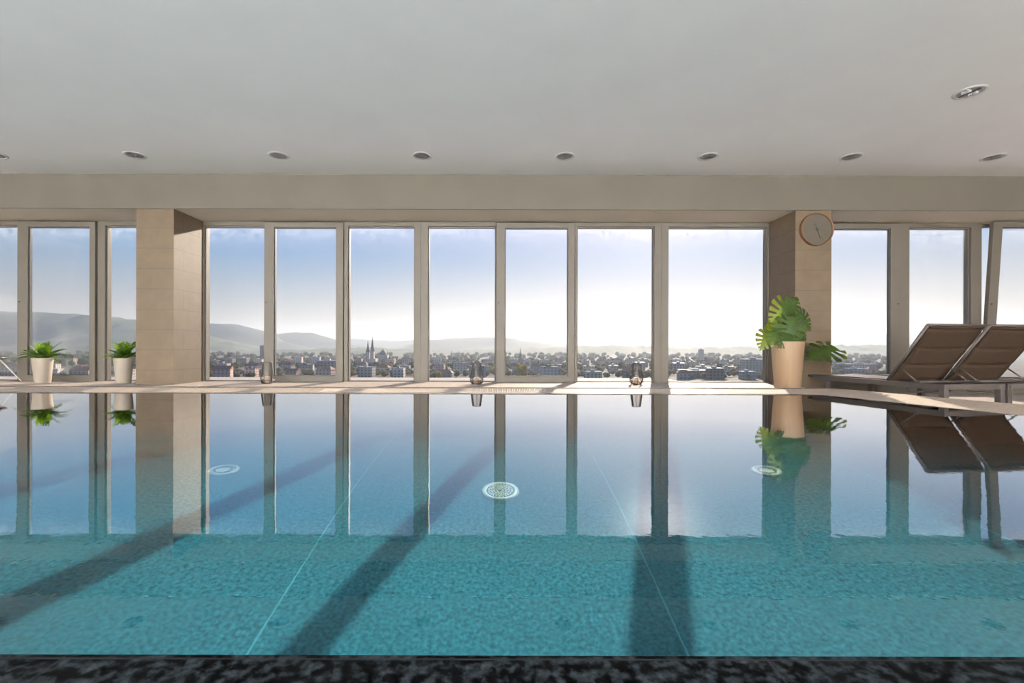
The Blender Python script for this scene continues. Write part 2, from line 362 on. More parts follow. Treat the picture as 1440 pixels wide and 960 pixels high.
window('fixed', 928.5, 1085, 938.5, 1077, 'widest fixed pane beside the monstera')
window('sash', 1122, 1261, 1141, 1247, 'sash window just right of the clock pillar', handle='R')
window('fixed', 1261, 1376, 1275, 1361, 'fixed pane behind the left lounger back')
window('sash', 1376, 1500, 1389, 1488, 'sash tilted open into the room behind the loungers', tilt=R(3.4))
window('fixed', 1500, 1470+140, 1510, 1600, 'fixed pane beyond the loungers at the right')
# outside terrace slab
b = bm_new(); box(b, XL, 3.25, YW+.16, 9.05, -.25, -.03); struct('trim_5', b, 'terrace', 'pale terrace ledge outside the central windows', 'ledge')

# white gravel slab added out of view below the sill line to brighten the ceiling
b = bm_new(); box(b, -45, 45, 9.2, 44, -3.4, -3.0); struct('bounce_slab', b, 'bounce', 'pale gravel slab added unseen outside to throw light up indoors', 'roof')

# ------------------------------------------------------------------ ceiling downlights
def downlight(big=False):
    root = empty('downlight', (0, 0, 0))
    b = bm_new(); r = lathe(b, [(.132, 0), (.130, -.006), (.112, -.010), (.104, -.008), (.102, 0)], 40); obj('trim_ring', b, 'steel', root, smooth=True)
    b = bm_new(); r = lathe(b, [(.102, -.001), (.101, -.006), (.085, -.004), (.05, -.0025), (.004, -.002)], 40); fan(b, r[-1], True)
    obj('reflector', b, 'reflector', root, smooth=True)
    b = bm_new()
    for k in range(1, 4):
        rr = .022 * k + .012
        tube(b, [(rr*math.cos(t*math.pi/12), rr*math.sin(t*math.pi/12), -.006) for t in range(24)], .0022, 6, closed=True)
    bar(b, (-.1, 0, -.006), (.1, 0, -.006), .004); bar(b, (0, -.1, -.006), (0, .1, -.006), .004)
    if not big: obj('louvre', b, 'louvre', root)
    else:
        b.free()
        for sx in (-1, 1):
            b = bm_new(); r = lathe(b, [(.040, -.004), (.038, -.012), (.028, -.008), (.012, -.006), (.003, -.012)], 24); fan(b, r[-1], True)
            obj('lamp_face', b, 'chrome', root, smooth=True, loc=(sx*.048, 0, 0))
        b = bm_new(); box(b, -.008, .008, -.09, .09, -.014, -.004); obj('divider', b, 'metal', root)
    return root
dl = None
ORD = ['first', 'second', 'third', 'fourth', 'fifth', 'sixth', 'seventh', 'eighth']
YD = 6.05
for i, px in enumerate((-8, 189, 391, 593, 793.5, 995, 1196, 1396)):
    o = downlight() if dl is None else dup(dl)
    if dl is None: dl = o
    o.location = (X(px, YD), YD, ZC)
    lb = 'round recessed ceiling downlight, cut off at the left picture edge' if i == 0 else f'round recessed downlight, {ORD[i-1]} from left of the whole ones in the row'
    tag(o, lb, 'ceiling light', 'downlights in the row along the beam')
o = downlight(True); o.name = 'downlight'; o.location = (4.23*1.1, 4.52, ZC); o.rotation_euler = (0, 0, R(15)); tag(o, 'larger twin-lamp downlight alone in the ceiling nearer the viewer', 'ceiling light')

# ------------------------------------------------------------------ drains on the pool floor
def drain(loc, rad, label, slits):
    root = empty('pool_drain', loc); tag(root, label, 'drain', 'round fittings on the pool floor')
    b = bm_new(); r = lathe(b, [(rad, 0), (rad*.98, .012), (rad*.80, .016), (rad*.74, .012)], 40); obj('rim', b, 'drain', root, smooth=True)
    b = bm_new(); r = lathe(b, [(rad*.75, .004), (.01, .004)], 40); fan(b, r[-1]); obj('cover', b, 'poolwall' if slits else 'drain', root)
    b = bm_new()
    if slits:
        for k in range(24):
            a = k*math.pi/12
            for j in range(4):
                r0 = rad*(.12+.15*j); r1 = r0+rad*.11; a2 = a + j*.13
                bar(b, (r0*math.cos(a2), r0*math.sin(a2), .011), (r1*math.cos(a2+.12), r1*math.sin(a2+.12), .011), rad*(.03+.022*j), .006)
        obj('grille', b, 'drain', root)
    else:
        tube(b, [(rad*.55*math.cos(t*math.pi/16), rad*.55*math.sin(t*math.pi/16), .014) for t in range(32)], rad*.05, 6, closed=True); obj('grille', b, 'poolwall', root)
drain((0, 3.09, D), .128, 'round white slotted drain in the middle of the pool floor', True)
drain((-1.97, 3.24, D), .10, 'small round white inlet on the left of the pool floor', False)
drain((1.91, 3.26, D), .10, 'small round white inlet under the monstera reflection', False)

# ------------------------------------------------------------------ clock
CY = YF + .015
root = empty('wall_clock', (X(1146.5, CY), CY, Z(1146.5, 323, CY))); tag(root, 'round wall clock with copper rim high on the right pillar', 'clock')
rc = 23*CY/F
rotx = Matrix.Rotation(R(90), 3, 'X')
def vert_lathe(name, prof, m, parent, n=48, cap=True, smooth=True):
    b = bm_new(); r = lathe(b, prof, n)
    if cap: fan(b, r[-1])
    bmesh.ops.rotate(b, verts=b.verts, matrix=rotx); return obj(name, b, m, parent, smooth=smooth)
vert_lathe('rim', [(rc, 0), (rc, .045), (rc*.985, .05), (rc*.95, .05), (rc*.94, .02)], 'copper', root, cap=False)
vert_lathe('face', [(rc*.96, .0), (rc*.955, .022), (rc*.5, .022), (.002, .022)], 'clockface', root, smooth=False)
def hand(name, ang, l, w, tail):
    b = bm_new(); d = Vector((math.sin(R(ang)), 0, math.cos(R(ang))))
    bar(b, -d*tail, d*l, w, .004, up=(0, 1, 0)); o = obj(name, b, 'black', root, loc=(0, -.032 - .003*(name != 'hour_hand'), 0)); return o
hand('hour_hand', 62, rc*.52, .012, .02); hand('minute_hand', 160, rc*.60, .009, .03); sh = hand('second_hand', 98, rc*.50, .005, .05)
b = bm_new(); dd = Vector((math.sin(R(-18)), 0, math.cos(R(-18)))); bar(b, (0, 0, 0), dd*rc*.3, .006, .004, up=(0, 1, 0)); bar(b, dd*rc*.26, dd*rc*.38, .03, .004, up=(0, 1, 0)); obj('counterweight', b, 'black', root, loc=(0, -.036, 0))
vert_lathe('hub', [(.016, .03), (.016, .042), (.004, .044)], 'black', root, 16)

# ------------------------------------------------------------------ lanterns and candles
def lantern(px, label, d=6.98, twist=0., rz=0):
    root = empty('lantern', (X(px, d), d, LZ), rz); tag(root, label, 'lantern', 'smoked lanterns on the window ledge')
    h, rb, rm, rt = .325, .070, .098, .062
    prof = [(rb, .006), (.088, .02), (rm, .055), (.096, .09), (.082, .19), (.070, .27), (rt, h)]
    b = bm_new(); n = 48; fl = lambda t: 1 + .018*math.cos(2*math.pi*t*16)
    r = lathe(b, prof, n, wob=fl); obj('glass_shade', b, 'smoke', root, smooth=True)
    b = bm_new()
    for k in range(8):
        a = 2*math.pi*k/8 + .2
        tube(b, [(q*1.03*math.cos(a+twist*z), q*1.03*math.sin(a+twist*z), z) for q, z in prof], .0026, 6)
    for q, z in ((rt, h), (rb, .004), (rm, .055)):
        tube(b, [(q*1.03*math.cos(t*math.pi/16), q*1.03*math.sin(t*math.pi/16), z) for t in range(32)], .0035, 6, closed=True)
    obj('wire_frame', b, 'black', root)
    b = bm_new(); r = lathe(b, [(rb, 0), (rb, .006), (.004, .007)], 32); fan(b, r[0], True); fan(b, r[-1]); obj('base', b, 'black', root)
    return root
lq = ['beside the framed sash frame', 'in the middle of the ledge', 'near the thick mullion']
for px, lb, d, lc in ((376, 'smoked wire lantern leftmost of the three, in front of a sash frame', 7.0, 'leftmost'), (670.5, 'smoked wire lantern in the middle of the ledge', 6.98, 'middle'), (895, 'smoked wire lantern nearest the thick mullion and the monstera', 7.0, 'right')):
    lantern(px, lb, d, rz=px)
    root = empty('candle', (X(px, d), d, LZ+.0075)); tag(root, f'short cream pillar candle inside the {lc} smoked lantern', 'candle', 'candles in the lanterns')
    b = bm_new(); r = lathe(b, [(.036, 0), (.037, .006), (.037, .095), (.033, .10), (.02, .094), (.003, .092)], 24); fan(b, r[0], True); fan(b, r[-1]); obj('wax_body', b, 'wax', root, smooth=True)
    b = bm_new(); tube(b, [(0, 0, .09), (.001, 0, .108)], .0015, 6); obj('wick', b, 'black', root)

# ------------------------------------------------------------------ planters
def planter(root, rt, rb, h, m, wall=.018):
    b = bm_new()
    r = lathe(b, [(rb*.96, 0), (rb, .006), (rb+(rt-rb)*.97, h-.012), (rt, h-.004), (rt-.004, h), (rt-wall, h), (rt-wall-.004, h-.05)], 64); fan(b, r[0], True)
    obj('pot', b, m, root, smooth=True)
    b = bm_new(); r = lathe(b, [(rt-wall-.003, h-.045), (rt*.5, h-.035), (.01, h-.03)], 32); fan(b, r[-1]); obj('soil', b, 'soil', root)

def monstera_leaf(size, droop=.18, fold=.12, seed=0):
    """split leaf, base at origin, tip along +x, face +z"""
    rnd = random.Random(seed); b = bm_new()
    def pt(x, y):  # bend
        return Vector((x*size, y*size, (-droop*max(x, 0)**2 - fold*abs(y)**1.5*1.2 + .05)*size))
    def hw(x): # half width of the heart outline
        t = (x + .22) / 1.22
        return .56 * (max(0, math.sin(math.pi * min(1, max(0, t))**.72))**.75)
    # central strip
    xs = [i/14*.97 for i in range(15)]
    def iw(x): return .17*(1-x)**.6 + .015
    prev = None
    for x in xs:
        row = [b.verts.new(pt(x, s*iw(x))) for s in (-1, -.5, 0, .5, 1)]
        if prev:
            for k in range(4): b.faces.new((prev[k], prev[k+1], row[k+1], row[k]))
        prev = row
    tipv = b.verts.new(pt(1.06, 0)); b.faces.new((prev[0], prev[2], tipv)) ; b.faces.new((prev[2], prev[4], tipv))
    # lobes
    nl = 6
    for sd in (-1, 1):
        for i in range(nl):
            a0, a1 = i/nl*.93, (i+1)/nl*.93
            ga, gb = a0 + .012, a1 - .016
            ang = R(-52 + 108 * (i/(nl-1))**.9) # 0 = straight sideways, + = towards tip
            def edge(x, s, an):
                # walk from the strip border out along the vein until the outline is met
                px_, py_ = x, iw(x)
                dx, dy = math.sin(an), math.cos(an)
                L = 0.0
                while L < .95:
                    L += .01
                    qx, qy = px_+dx*L, py_+dy*L
                    if qx > 1.02 or qx < -.27 or qy > hw(qx): break
                return L
            a_lo = ang - R(4 if i else 24); a_hi = ang + R(6)
            Llo, Lhi = edge(ga, sd, a_lo), edge(gb, sd, a_hi)
            Lm = max(edge((ga+gb)/2, sd, ang), .05)
            rows = []
            for j in range(6):
                f = j/5; row = []
                for k, (xx, an, LL) in enumerate(((ga, a_lo, Llo), (ga*.5+gb*.5, ang, Lm), (gb, a_hi, Lhi))):
                    pinch = 1.0
                    ff = f*LL*(.97 if k == 1 else .93)
                    row.append((xx + math.sin(an)*ff, iw(xx) + math.cos(an)*ff))
                # slit: narrow the lobe at both sides as it leaves the strip
                mid = row[1]
                sq = .95 - .14*math.sin(min(1, f*1.25)*math.pi) if f > 0 else .98
                row[0] = (mid[0] + (row[0][0]-mid[0])*sq, mid[1] + (row[0][1]-mid[1])*sq)
                row[2] = (mid[0] + (row[2][0]-mid[0])*sq, mid[1] + (row[2][1]-mid[1])*sq)
                rows.append([b.verts.new(pt(x, sd*y)) for x, y in row])
            for r0, r1 in zip(rows, rows[1:]):
                for k in range(2): b.faces.new((r0[k], r0[k+1], r1[k+1], r1[k]))
    return b

MY = 6.40
root = empty('monstera_plant', (X(1107.5, MY), MY, LZ)); tag(root, 'monstera with split green leaves in a tall cream planter', 'potted plant')
HP = Z(1107, 480, MY) - LZ
planter(root, 20.6*MY/F, 16.2*MY/F, HP, 'cream_pl')
hub = Vector((0, 0, HP - .03))
rel = lambda px, py, dy=0.: P(px, py, MY + dy) - Vector((X(1107.5, MY), MY, LZ))
# base px, tip px, y offset of base/tip, normal lean (x, z), size scale
LV = [((1111, 428), (1088, 452), .03, -.05, (.10, .10), 'leaf'),
      ((1122, 440), (1143, 462), .02, -.02, (.35, .15), 'leaf'),
      ((1114, 446), (1112, 482), -.06, -.16, (-.15, .25), 'leaf'),
      ((1104, 459), (1083, 480), -.03, -.12, (-.3, .45), 'leaf'),
      ((1084, 466), (1070, 489), -.02, -.05, (-.75, .1), 'leaf'),
      ((1126, 466), (1133, 484), -.03, -.06, (.4, .0), 'leaf'),
      ((1173, 489), (1141, 498), .02, -.10, (.1, 1.5), 'leaf'),
      ((1096, 452), (1078, 462), .06, .12, (-.35, .35), 'leaf'),
      ((1112, 470), (1097, 486), -.10, -.17, (-.1, .35), 'leaf'),
      ((1108, 440), (1124, 418), .09, .10, (.15, .2), 'leaf')]
for k, (bp, tp, yb, yt, ln, mm) in enumerate(LV):
    A, B = rel(*bp, yb), rel(*tp, yt); T = (B - A); size = T.length / .95; T.normalize()
    Nn = Vector((ln[0], -1, ln[1])); Nn = (Nn - T*Nn.dot(T)).normalized(); Bv = Nn.cross(T)
    b = monstera_leaf(size, droop=.22, fold=.22, seed=k)
    mtx = Matrix((T, Bv, Nn)).transposed()
    bmesh.ops.transform(b, matrix=mtx.to_4x4(), verts=b.verts); bmesh.ops.translate(b, vec=A, verts=b.verts)
    lf = obj('leaf', b, mm, root, smooth=True)
    b = bm_new(); s0 = hub + Vector((random.uniform(-.06, .06), random.uniform(-.05, .05), 0)); mid = (s0 + A)/2 + Vector((0, .02, .06 if k != 6 else .10))
    pts = [(1-t)**2*s0 + 2*t*(1-t)*mid + t*t*A for t in [i/10 for i in range(11)]]
    tube(b, pts, [.006 - .003*i/10 for i in range(11)], 6); tube(b, [A + T*size*.02 + Nn*.004, A + T*size*.9 + Nn*(.004-.2*size*.81+.05*size)], [.003, .0008], 5) if False else None
    obj('petiole', b, 'stem', root, smooth=True)

def frond(b, base, az, el, L, droop, seed):
    rnd = random.Random(seed); n = 12; d = Vector((math.cos(az), math.sin(az), 0)); pts = []
    p = Vector(base); a = el
    for i in range(n+1):
        pts.append(p.copy()); p = p + (d*math.cos(a) + Vector((0, 0, math.sin(a))))*L/n; a -= droop/n
    tube(b, pts, [.004*(1-.8*i/n) for i in range(n+1)], 5)
    side = d.cross(Vector((0, 0, 1)))
    for i in range(2, n+1):
        for s in (-1, 1):
            t = i/n; ll = L*.30*math.sin(math.pi*min(1, .18+.78*t))*rnd.uniform(.85, 1.1)
            tang = (pts[i]-pts[i-1]).normalized(); up = side.cross(tang).normalized()
            dirv = (side*s*.8 + tang*.6 + up*.18).normalized(); w = ll*.22
            q = dirv.cross(up).normalized()*w
            p0 = pts[i]; p1 = p0 + dirv*ll*.45 + up*.006; p2 = p0 + dirv*ll - Vector((0, 0, ll*.15))
            v = [b.verts.new(c) for c in (p0, p1+q, p2, p1-q)]
            vm = b.verts.new(p1 - up*.004)
            for k in range(4): b.faces.new((v[k], v[(k+1)%4], vm))
def fern(px, d, label, seed, tall=0, n=22):
    root = empty('potted_fern', (X(px, d), d, LZ)); tag(root, label, 'potted plant', 'potted ferns by the left windows')
    hp = .385
    planter(root, .126, .094, hp, 'white_pl')
    rnd = random.Random(seed)
    for k in range(n):
        az = k*2.399 + rnd.uniform(-.2, .2); f = (k+.5)/n
        b = bm_new(); frond(b, (rnd.uniform(-.04, .04), rnd.uniform(-.04, .04), hp-.03), az, R(82 - 58*f + rnd.uniform(-8, 8)), rnd.uniform(.25, .36), R(30+50*f), seed*50+k)
        obj('frond', b, 'leaf2', root)
    if tall:
        for k, (az, L) in enumerate(((.2, .46), (2.2, .40), (.9, .38))):
            b = bm_new(); frond(b, (0, 0, hp-.03), az, R(66), L, R(40), seed*70+k); obj('frond', b, 'leaf2', root)
    else:
        b = bm_new(); frond(b, (0, 0, hp-.03), R(5), R(30), .43, R(55), 5); obj('frond', b, 'leaf2', root)
        b = bm_new(); frond(b, (0, 0, hp-.03), R(172), R(45), .37, R(50), 6); obj('frond', b, 'leaf2', root)
fern(60, 6.95, 'bushy fern in a white tapered pot, left of the two', 3)
fern(174, 6.95, 'white potted fern with a taller spray, against the beige pillar', 9, tall=1, n=18)

# stool cut by the left edge
SY = 6.85; root = empty('stool', (X(-20, SY), SY, LZ)); tag(root, 'low stool with dark seat and splayed white leg at left edge', 'stool')
b = bm_new(); r = lathe(b, [(.05, .355), (.20, .36), (.225, .375), (.225, .39), (.20, .40), (.01, .40)], 32); fan(b, r[0], True); fan(b, r[-1]); obj('seat', b, 'black', root, smooth=True)
for k in range(4):
    a = R(-35 + 90*k); b = bm_new(); tube(b, [(.14*math.cos(a), .14*math.sin(a), .36), (.38*math.cos(a), .38*math.sin(a), .0)], [.009, .006], 8); obj('leg', b, 'white_mt', root)

# ------------------------------------------------------------------ sun loungers
def lounger():
    W, LN = .80, 1.79; zt = .345          # rail top above floor
    root = empty('sun_lounger', (0, 0, 0))
    b = bm_new()
    for x in (.03, W-.03): box(b, x-.03, x+.03, 0, LN-.06, zt-.062, zt)
    # tapering foot noses
    for x in (.03, W-.03):
        poly = [(x-.03, LN-.06), (x+.03, LN-.06), (x+.03, LN+.02), (x-.03, LN+.02)]
        poly_prism(b, poly, zt-.022, zt, [zt, zt, zt+.004, zt+.004])
    box(b, .06, W-.06, 0, .05, zt-.062, zt-.002); box(b, .06, W-.06, LN-.30, LN-.25, zt-.062, zt-.012); box(b, .06, W-.06, .70, .74, zt-.055, zt-.015)
    box(b, .06, W-.06, LN-.03, LN+.02, zt-.024, zt+.002)
    obj('frame', b, 'metal', root, bevel=.004)
    for x in (.03, W-.03):
        for y in (.032, LN-.26):
            b = bm_new(); box(b, x-.03, x+.03, y-.03, y+.03, 0, zt-.06); obj('leg', b, 'metal', root, bevel=.003)
    # seat sling, slightly sagging
    b = bm_new(); nx, ny = 8, 14; rows = []
    for j in range(ny+1):
        y = .66 + (LN-.02-.66)*j/ny
        rows.append([b.verts.new((.055 + (W-.11)*i/nx, y, zt+.014 - .016*math.sin(math.pi*i/nx) - .004*(j % 4 == 0))) for i in range(nx+1)])
    for r0, r1 in zip(rows, rows[1:]):
        for i in range(nx): b.faces.new((r0[i], r0[i+1], r1[i+1], r1[i]))
    o = obj('seat', b, 'sling_lit', root, smooth=True); s = o.modifiers.new('thickness', 'SOLIDIFY'); s.thickness = .012
    # back rest
    h0 = Vector((0, .64, zt+.005)); h1 = Vector((0, .185, zt+.655)); ax = h1 - h0; nv = Vector((0, -ax.z, ax.y)).normalized()
    fr = bm_new()
    for x in (.022, W-.022): tube(fr, [(x, *h0.yz), (x, *h1.yz)], .018, 10)
    tube(fr, [(.022, *h1.yz), (W-.022, *h1.yz)], .016, 10); tube(fr, [(.022, *h0.yz), (W-.022, *h0.yz)], .014, 10)
    obj('backrest_frame', fr, 'metal', root, smooth=True)
    b = bm_new(); rows = []; nz = 60
    for j in range(nz+1):
        t = j/nz; seam = min(abs(t-k) for k in (.02, .31, .62, .95)); bulge = .020*min(1, seam/.05)**.5
        rows.append([b.verts.new(Vector((.038+(W-.076)*i/nx, 0, 0)) + h0 + ax*(.01+t*.985) + Vector((0, -nv.y, -nv.z))*(-bulge) - Vector((0, 0, .010*math.sin(math.pi*i/nx)))) for i in range(nx+1)])
    for r0, r1 in zip(rows, rows[1:]):
        for i in range(nx): b.faces.new((r0[i], r0[i+1], r1[i+1], r1[i]))
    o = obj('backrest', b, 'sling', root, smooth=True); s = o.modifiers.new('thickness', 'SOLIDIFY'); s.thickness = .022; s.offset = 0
    for x in (.05, W-.05):
        b = bm_new(); q = h0 + ax*.24; tube(b, [(x, q.y-.012, q.z), (x, q.y-.20, zt+.012)], .009, 8); tube(b, [(x-.025, q.y-.20, zt+.012), (x+.02, q.y-.20, zt+.012)], .011, 8); obj('strut', b, 'metal', root, smooth=True)
    b = bm_new(); tube(b, [(.10, .50, zt-.05), (.10, .46, zt-.115), (.14, .45, zt-.125), (W-.14, .45, zt-.125), (W-.10, .46, zt-.115), (W-.10, .50, zt-.05)], .010, 8); obj('stretcher', b, 'metal', root, smooth=True)
    b = bm_new(); tube(b, [(.06, .40, zt+.004), (W-.06, .40, zt+.004)], .009, 8); tube(b, [(.06, .30, zt+.004), (W-.06, .30, zt+.004)], .009, 8); obj('ratchet_bar', b, 'metal', root, smooth=True)
    return root
TH = R(8.5); H0 = Vector((4.80, 4.92, FLR))
l1 = lounger(); l1.location = H0; l1.rotation_euler = (0, 0, TH); tag(l1, 'dark framed sun lounger with raised taupe back, next to the clock pillar', 'sun lounger', 'sun loungers by the pool')
l2 = dup(l1, H0 + Vector((.836*math.cos(TH), .836*math.sin(TH), 0)), TH); tag(l2, 'dark framed sun lounger with raised taupe back, cut by the right edge', 'sun lounger', 'sun loungers by the pool')

# ------------------------------------------------------------------ the valley, hills and city outside
GZ = -35.
b = bm_new(); box(b, -14000, 14000, 25, 12000, GZ-5, GZ); struct('ground', b, 'ground', 'hazy valley ground below the building', 'ground')
def interp(prof, x):
    for (x0, y0), (x1, y1) in zip(prof, prof[1:]):
        if x0 <= x <= x1:
            t = (x-x0)/(x1-x0); t = t*t*(3-2*t) if abs(x1-x0) > 20 else t
            return y0 + (y1-y0)*t
    return prof[0][1] if x < prof[0][0] else prof[-1][1]
def hills(prof, d, depth, m, label, rough, seed, step=6):
    rnd = random.Random(seed); b = bm_new(); rows = []
    xs = [prof[0][0] + step*i for i in range(int((prof[-1][0]-prof[0][0])/step)+1)]
    ph = [rnd.uniform(0, 6.28) for _ in range(6)]
    K = [(-1, 0), (-.72, .16), (-.45, .42), (-.2, .78), (0, 1), (.3, .7), (.7, .3), (1, 0)]
    for k, (dy, sh) in enumerate(K):
        row = []
        for px in xs:
            y = d + dy*depth; top = max(Z(px, interp(prof, px), d), GZ+2) + rnd.gauss(0, rough)
            w = 1 + (.22*math.sin(px*.045+ph[k % 6]) + .12*math.sin(px*.11+ph[(k+1) % 6]))*(sh < 1)
            row.append(b.verts.new((X(px, d), y, GZ - 1 + (top-GZ)*max(0, min(1, sh*w)))))
        rows.append(row)
    for r0, r1 in zip(rows, rows[1:]):
        for i in range(len(xs)-1): b.faces.new((r0[i], r0[i+1], r1[i+1], r1[i]))
    o = obj('hills', b, m, smooth=True); tag(o, label, 'hills', kind='structure')
hills([(-500, 452), (-200, 443), (0, 437), (50, 438), (100, 441), (131, 443), (160, 446), (189, 449), (230, 456), (262, 464), (288, 471), (320, 481), (360, 491), (400, 495)], 3000, 900, 'hill', 'broad green mountain seen through the left windows', 2, 1)
hills([(180, 484), (250, 472), (288, 461), (310, 456), (325, 455), (340, 457), (355, 462), (374, 470), (400, 481), (440, 491)], 4000, 800, 'hill_far', 'rounded peak seen just right of the left pillar', 1.5, 2)
hills([(320, 486), (374, 471), (405, 468), (420, 467), (440, 468), (455, 473), (475, 479), (500, 485), (560, 492)], 4800, 800, 'hill_far', 'rounded ridge seen through the framed sash', 1.5, 3)
hills([(430, 488), (490, 476), (530, 478), (560, 479), (600, 478), (640, 478), (697, 481), (760, 485), (820, 487), (865, 484), (885, 480), (918, 484), (960, 487), (1010, 484), (1040, 481), (1077, 478), (1120, 476), (1171, 474), (1190, 472), (1210, 475), (1235, 471), (1260, 467), (1285, 464), (1310, 469), (1440, 473), (1800, 478)], 6500, 900, 'hill_far', 'farthest pale hills on the horizon', 1.5, 4)
hills([(510, 493), (560, 489), (583, 483), (603, 478), (640, 475), (675, 474), (710, 474), (740, 479), (770, 482), (800, 484), (830, 487), (900, 492)], 4300, 800, 'hill_far', 'low hazy ridge above the yellow tree', 1.5, 5)
hills([(-400, 492), (0, 486), (150, 484), (280, 492), (320, 493), (380, 491), (430, 492), (460, 489), (490, 489), (530, 488), (560, 491), (620, 492), (700, 490), (760, 489), (811, 486), (860, 485), (918, 487), (960, 488), (1000, 488), (1077, 487), (1171, 486), (1250, 485), (1440, 484), (1800, 486)], 2700, 500, 'hill', 'wooded foothills behind the city', 3, 6, step=4)

def facade(name, c, roofdark=False):
    m, nt, ns, L = mat(name)
    out = ns.new('ShaderNodeOutputMaterial'); bs = node(ns, 'ShaderNodeBsdfPrincipled', Roughness=.8)
    tc = ns.new('ShaderNodeTexCoord'); s = ns.new('ShaderNodeSeparateXYZ'); L.new(tc.outputs['Object'], s.inputs[0])
    def band(src, per, w):
        d = node(ns, 'ShaderNodeMath', operation='DIVIDE'); d.inputs[1].default_value = per; L.new(src, d.inputs[0])
        f = node(ns, 'ShaderNodeMath', operation='FRACT'); L.new(d.outputs[0], f.inputs[0])
        g = node(ns, 'ShaderNodeMath', operation='LESS_THAN'); g.inputs[1].default_value = w; L.new(f.outputs[0], g.inputs[0]); return g
    a = node(ns, 'ShaderNodeMath', operation='ADD'); L.new(s.outputs[0], a.inputs[0]); L.new(s.outputs[1], a.inputs[1])
    g1, g2 = band(a.outputs[0], 4.2, .5), band(s.outputs[2], 3.3, .5)
    mu = node(ns, 'ShaderNodeMath', operation='MULTIPLY'); L.new(g1.outputs[0], mu.inputs[0]); L.new(g2.outputs[0], mu.inputs[1])
    mx = node(ns, 'ShaderNodeMix', data_type='RGBA'); mx.inputs['A'].default_value = (*c, 1); mx.inputs['B'].default_value = (c[0]*.42, c[1]*.42, c[2]*.43, 1)
    L.new(mu.outputs[0], mx.inputs['Factor']); L.new(mx.outputs['Result'], bs.inputs['Base Color']); L.new(bs.outputs[0], out.inputs[0])
    return m
FC = {'white': (.56, .48, .39), 'pale grey': (.37, .325, .28), 'beige': (.55, .45, .33), 'pinkish': (.58, .38, .30), 'dark grey': (.17, .145, .125), 'ochre': (.55, .38, .15)}
for k, c in FC.items(): M['f_'+k] = facade('facade '+k, c)
M['roof_red'] = noise_mat('clay tile roof', (.20, .07, .045), (.30, .11, .07), .8, .8)
M['roof_grey'] = noise_mat('flat grey roof', (.30, .30, .31), (.40, .39, .39), .5, .5)
M['roof_dark'] = noise_mat('slate roof', (.05, .05, .06), (.10, .10, .11), .8, .6)
M['roof_metal'] = noise_mat('pale metal roof', (.6, .6, .6), (.7, .7, .7), .5, .18, metal=.6)
M['crown'] = None
def island_mat(name, stops):
    m, nt, ns, L = mat(name); out = ns.new('ShaderNodeOutputMaterial'); bs = node(ns, 'ShaderNodeBsdfPrincipled', Roughness=.9)
    bs.inputs['Specular IOR Level'].default_value = .1
    g = ns.new('ShaderNodeNewGeometry'); r = ramp(ns, stops); L.new(g.outputs['Random Per Island'], r.inputs[0]); L.new(r.outputs[0], bs.inputs['Base Color'])
    tl = ns.new('ShaderNodeBsdfTranslucent'); L.new(r.outputs[0], tl.inputs[0]); mx = ns.new('ShaderNodeMixShader'); mx.inputs[0].default_value = .3
    L.new(bs.outputs[0], mx.inputs[1]); L.new(tl.outputs[0], mx.inputs[2]); L.new(mx.outputs[0], out.inputs[0]); return m
M['wood_autumn'] = island_mat('autumn trees', [(0, (.05, .07, .025)), (.35, (.10, .09, .035)), (.6, (.16, .11, .04)), (.85, (.07, .09, .03)), (1, (.26, .13, .04))])
M['wood_green'] = island_mat('green trees', [(0, (.035, .07, .02)), (.5, (.06, .10, .03)), (1, (.12, .13, .04))])
M['yellow'] = island_mat('yellow crown', [(0, (.50, .30, .05)), (1, (.65, .42, .08))])
M['bark'] = noise_mat('bark', (.06, .045, .03), (.1, .08, .06), 2, .9)

def dist(py, px=704): return (CH - GZ) * F / (py - (px-704)*ROLL - 490)
def building(px, wpx, h, d, col, roof, label, rz=0, name='building', depth=None, group=None, cat='building'):
    w = wpx*d/F; dp = depth or max(9, w*.6)
    root = empty(name, (X(px, d), d, GZ), rz); tag(root, label, cat, group)
    b = bm_new(); box(b, -w/2, w/2, 0, dp, 0, h); obj('walls', b, 'f_'+col, root)
    b = bm_new()
    if roof in ('gabled', 'hipped'):
        e = .6; k = 0 if roof == 'gabled' else min(dp, w)*.4; rh = min(dp, w)*.36
        lo = [b.verts.new(c) for c in ((-w/2-e, -e, h), (w/2+e, -e, h), (w/2+e, dp+e, h), (-w/2-e, dp+e, h))]
        hi = [b.verts.new((-w/2-e+k, dp/2, h+rh)), b.verts.new((w/2+e-k, dp/2, h+rh))]
        b.faces.new((lo[0], lo[1], hi[1], hi[0])); b.faces.new((lo[2], lo[3], hi[0], hi[1])); b.faces.new((lo[1], lo[2], hi[1])); b.faces.new((lo[3], lo[0], hi[0])); b.faces.new(lo[::-1])
        obj('roof', b, 'roof_red', root)
    else:
        box(b, -w/2-.3, w/2+.3, -.3, dp+.3, h, h+.5); box(b, -w*.2, w*.05, dp*.3, dp*.7, h+.5, h+2.6)
        obj('roof', b, {'flat': 'roof_grey', 'slate': 'roof_dark', 'metal': 'roof_metal'}[roof], root)
    return root
FP = []
def free(x, y, r): return all((x-a)**2 + (y-b_)**2 > (r+q)**2 for a, b_, q in FP)
def claim(px, wp, d, dp): w = wp*d/F; FP.append((X(px, d), d + dp/2, math.hypot(w, dp)/2 + 1))
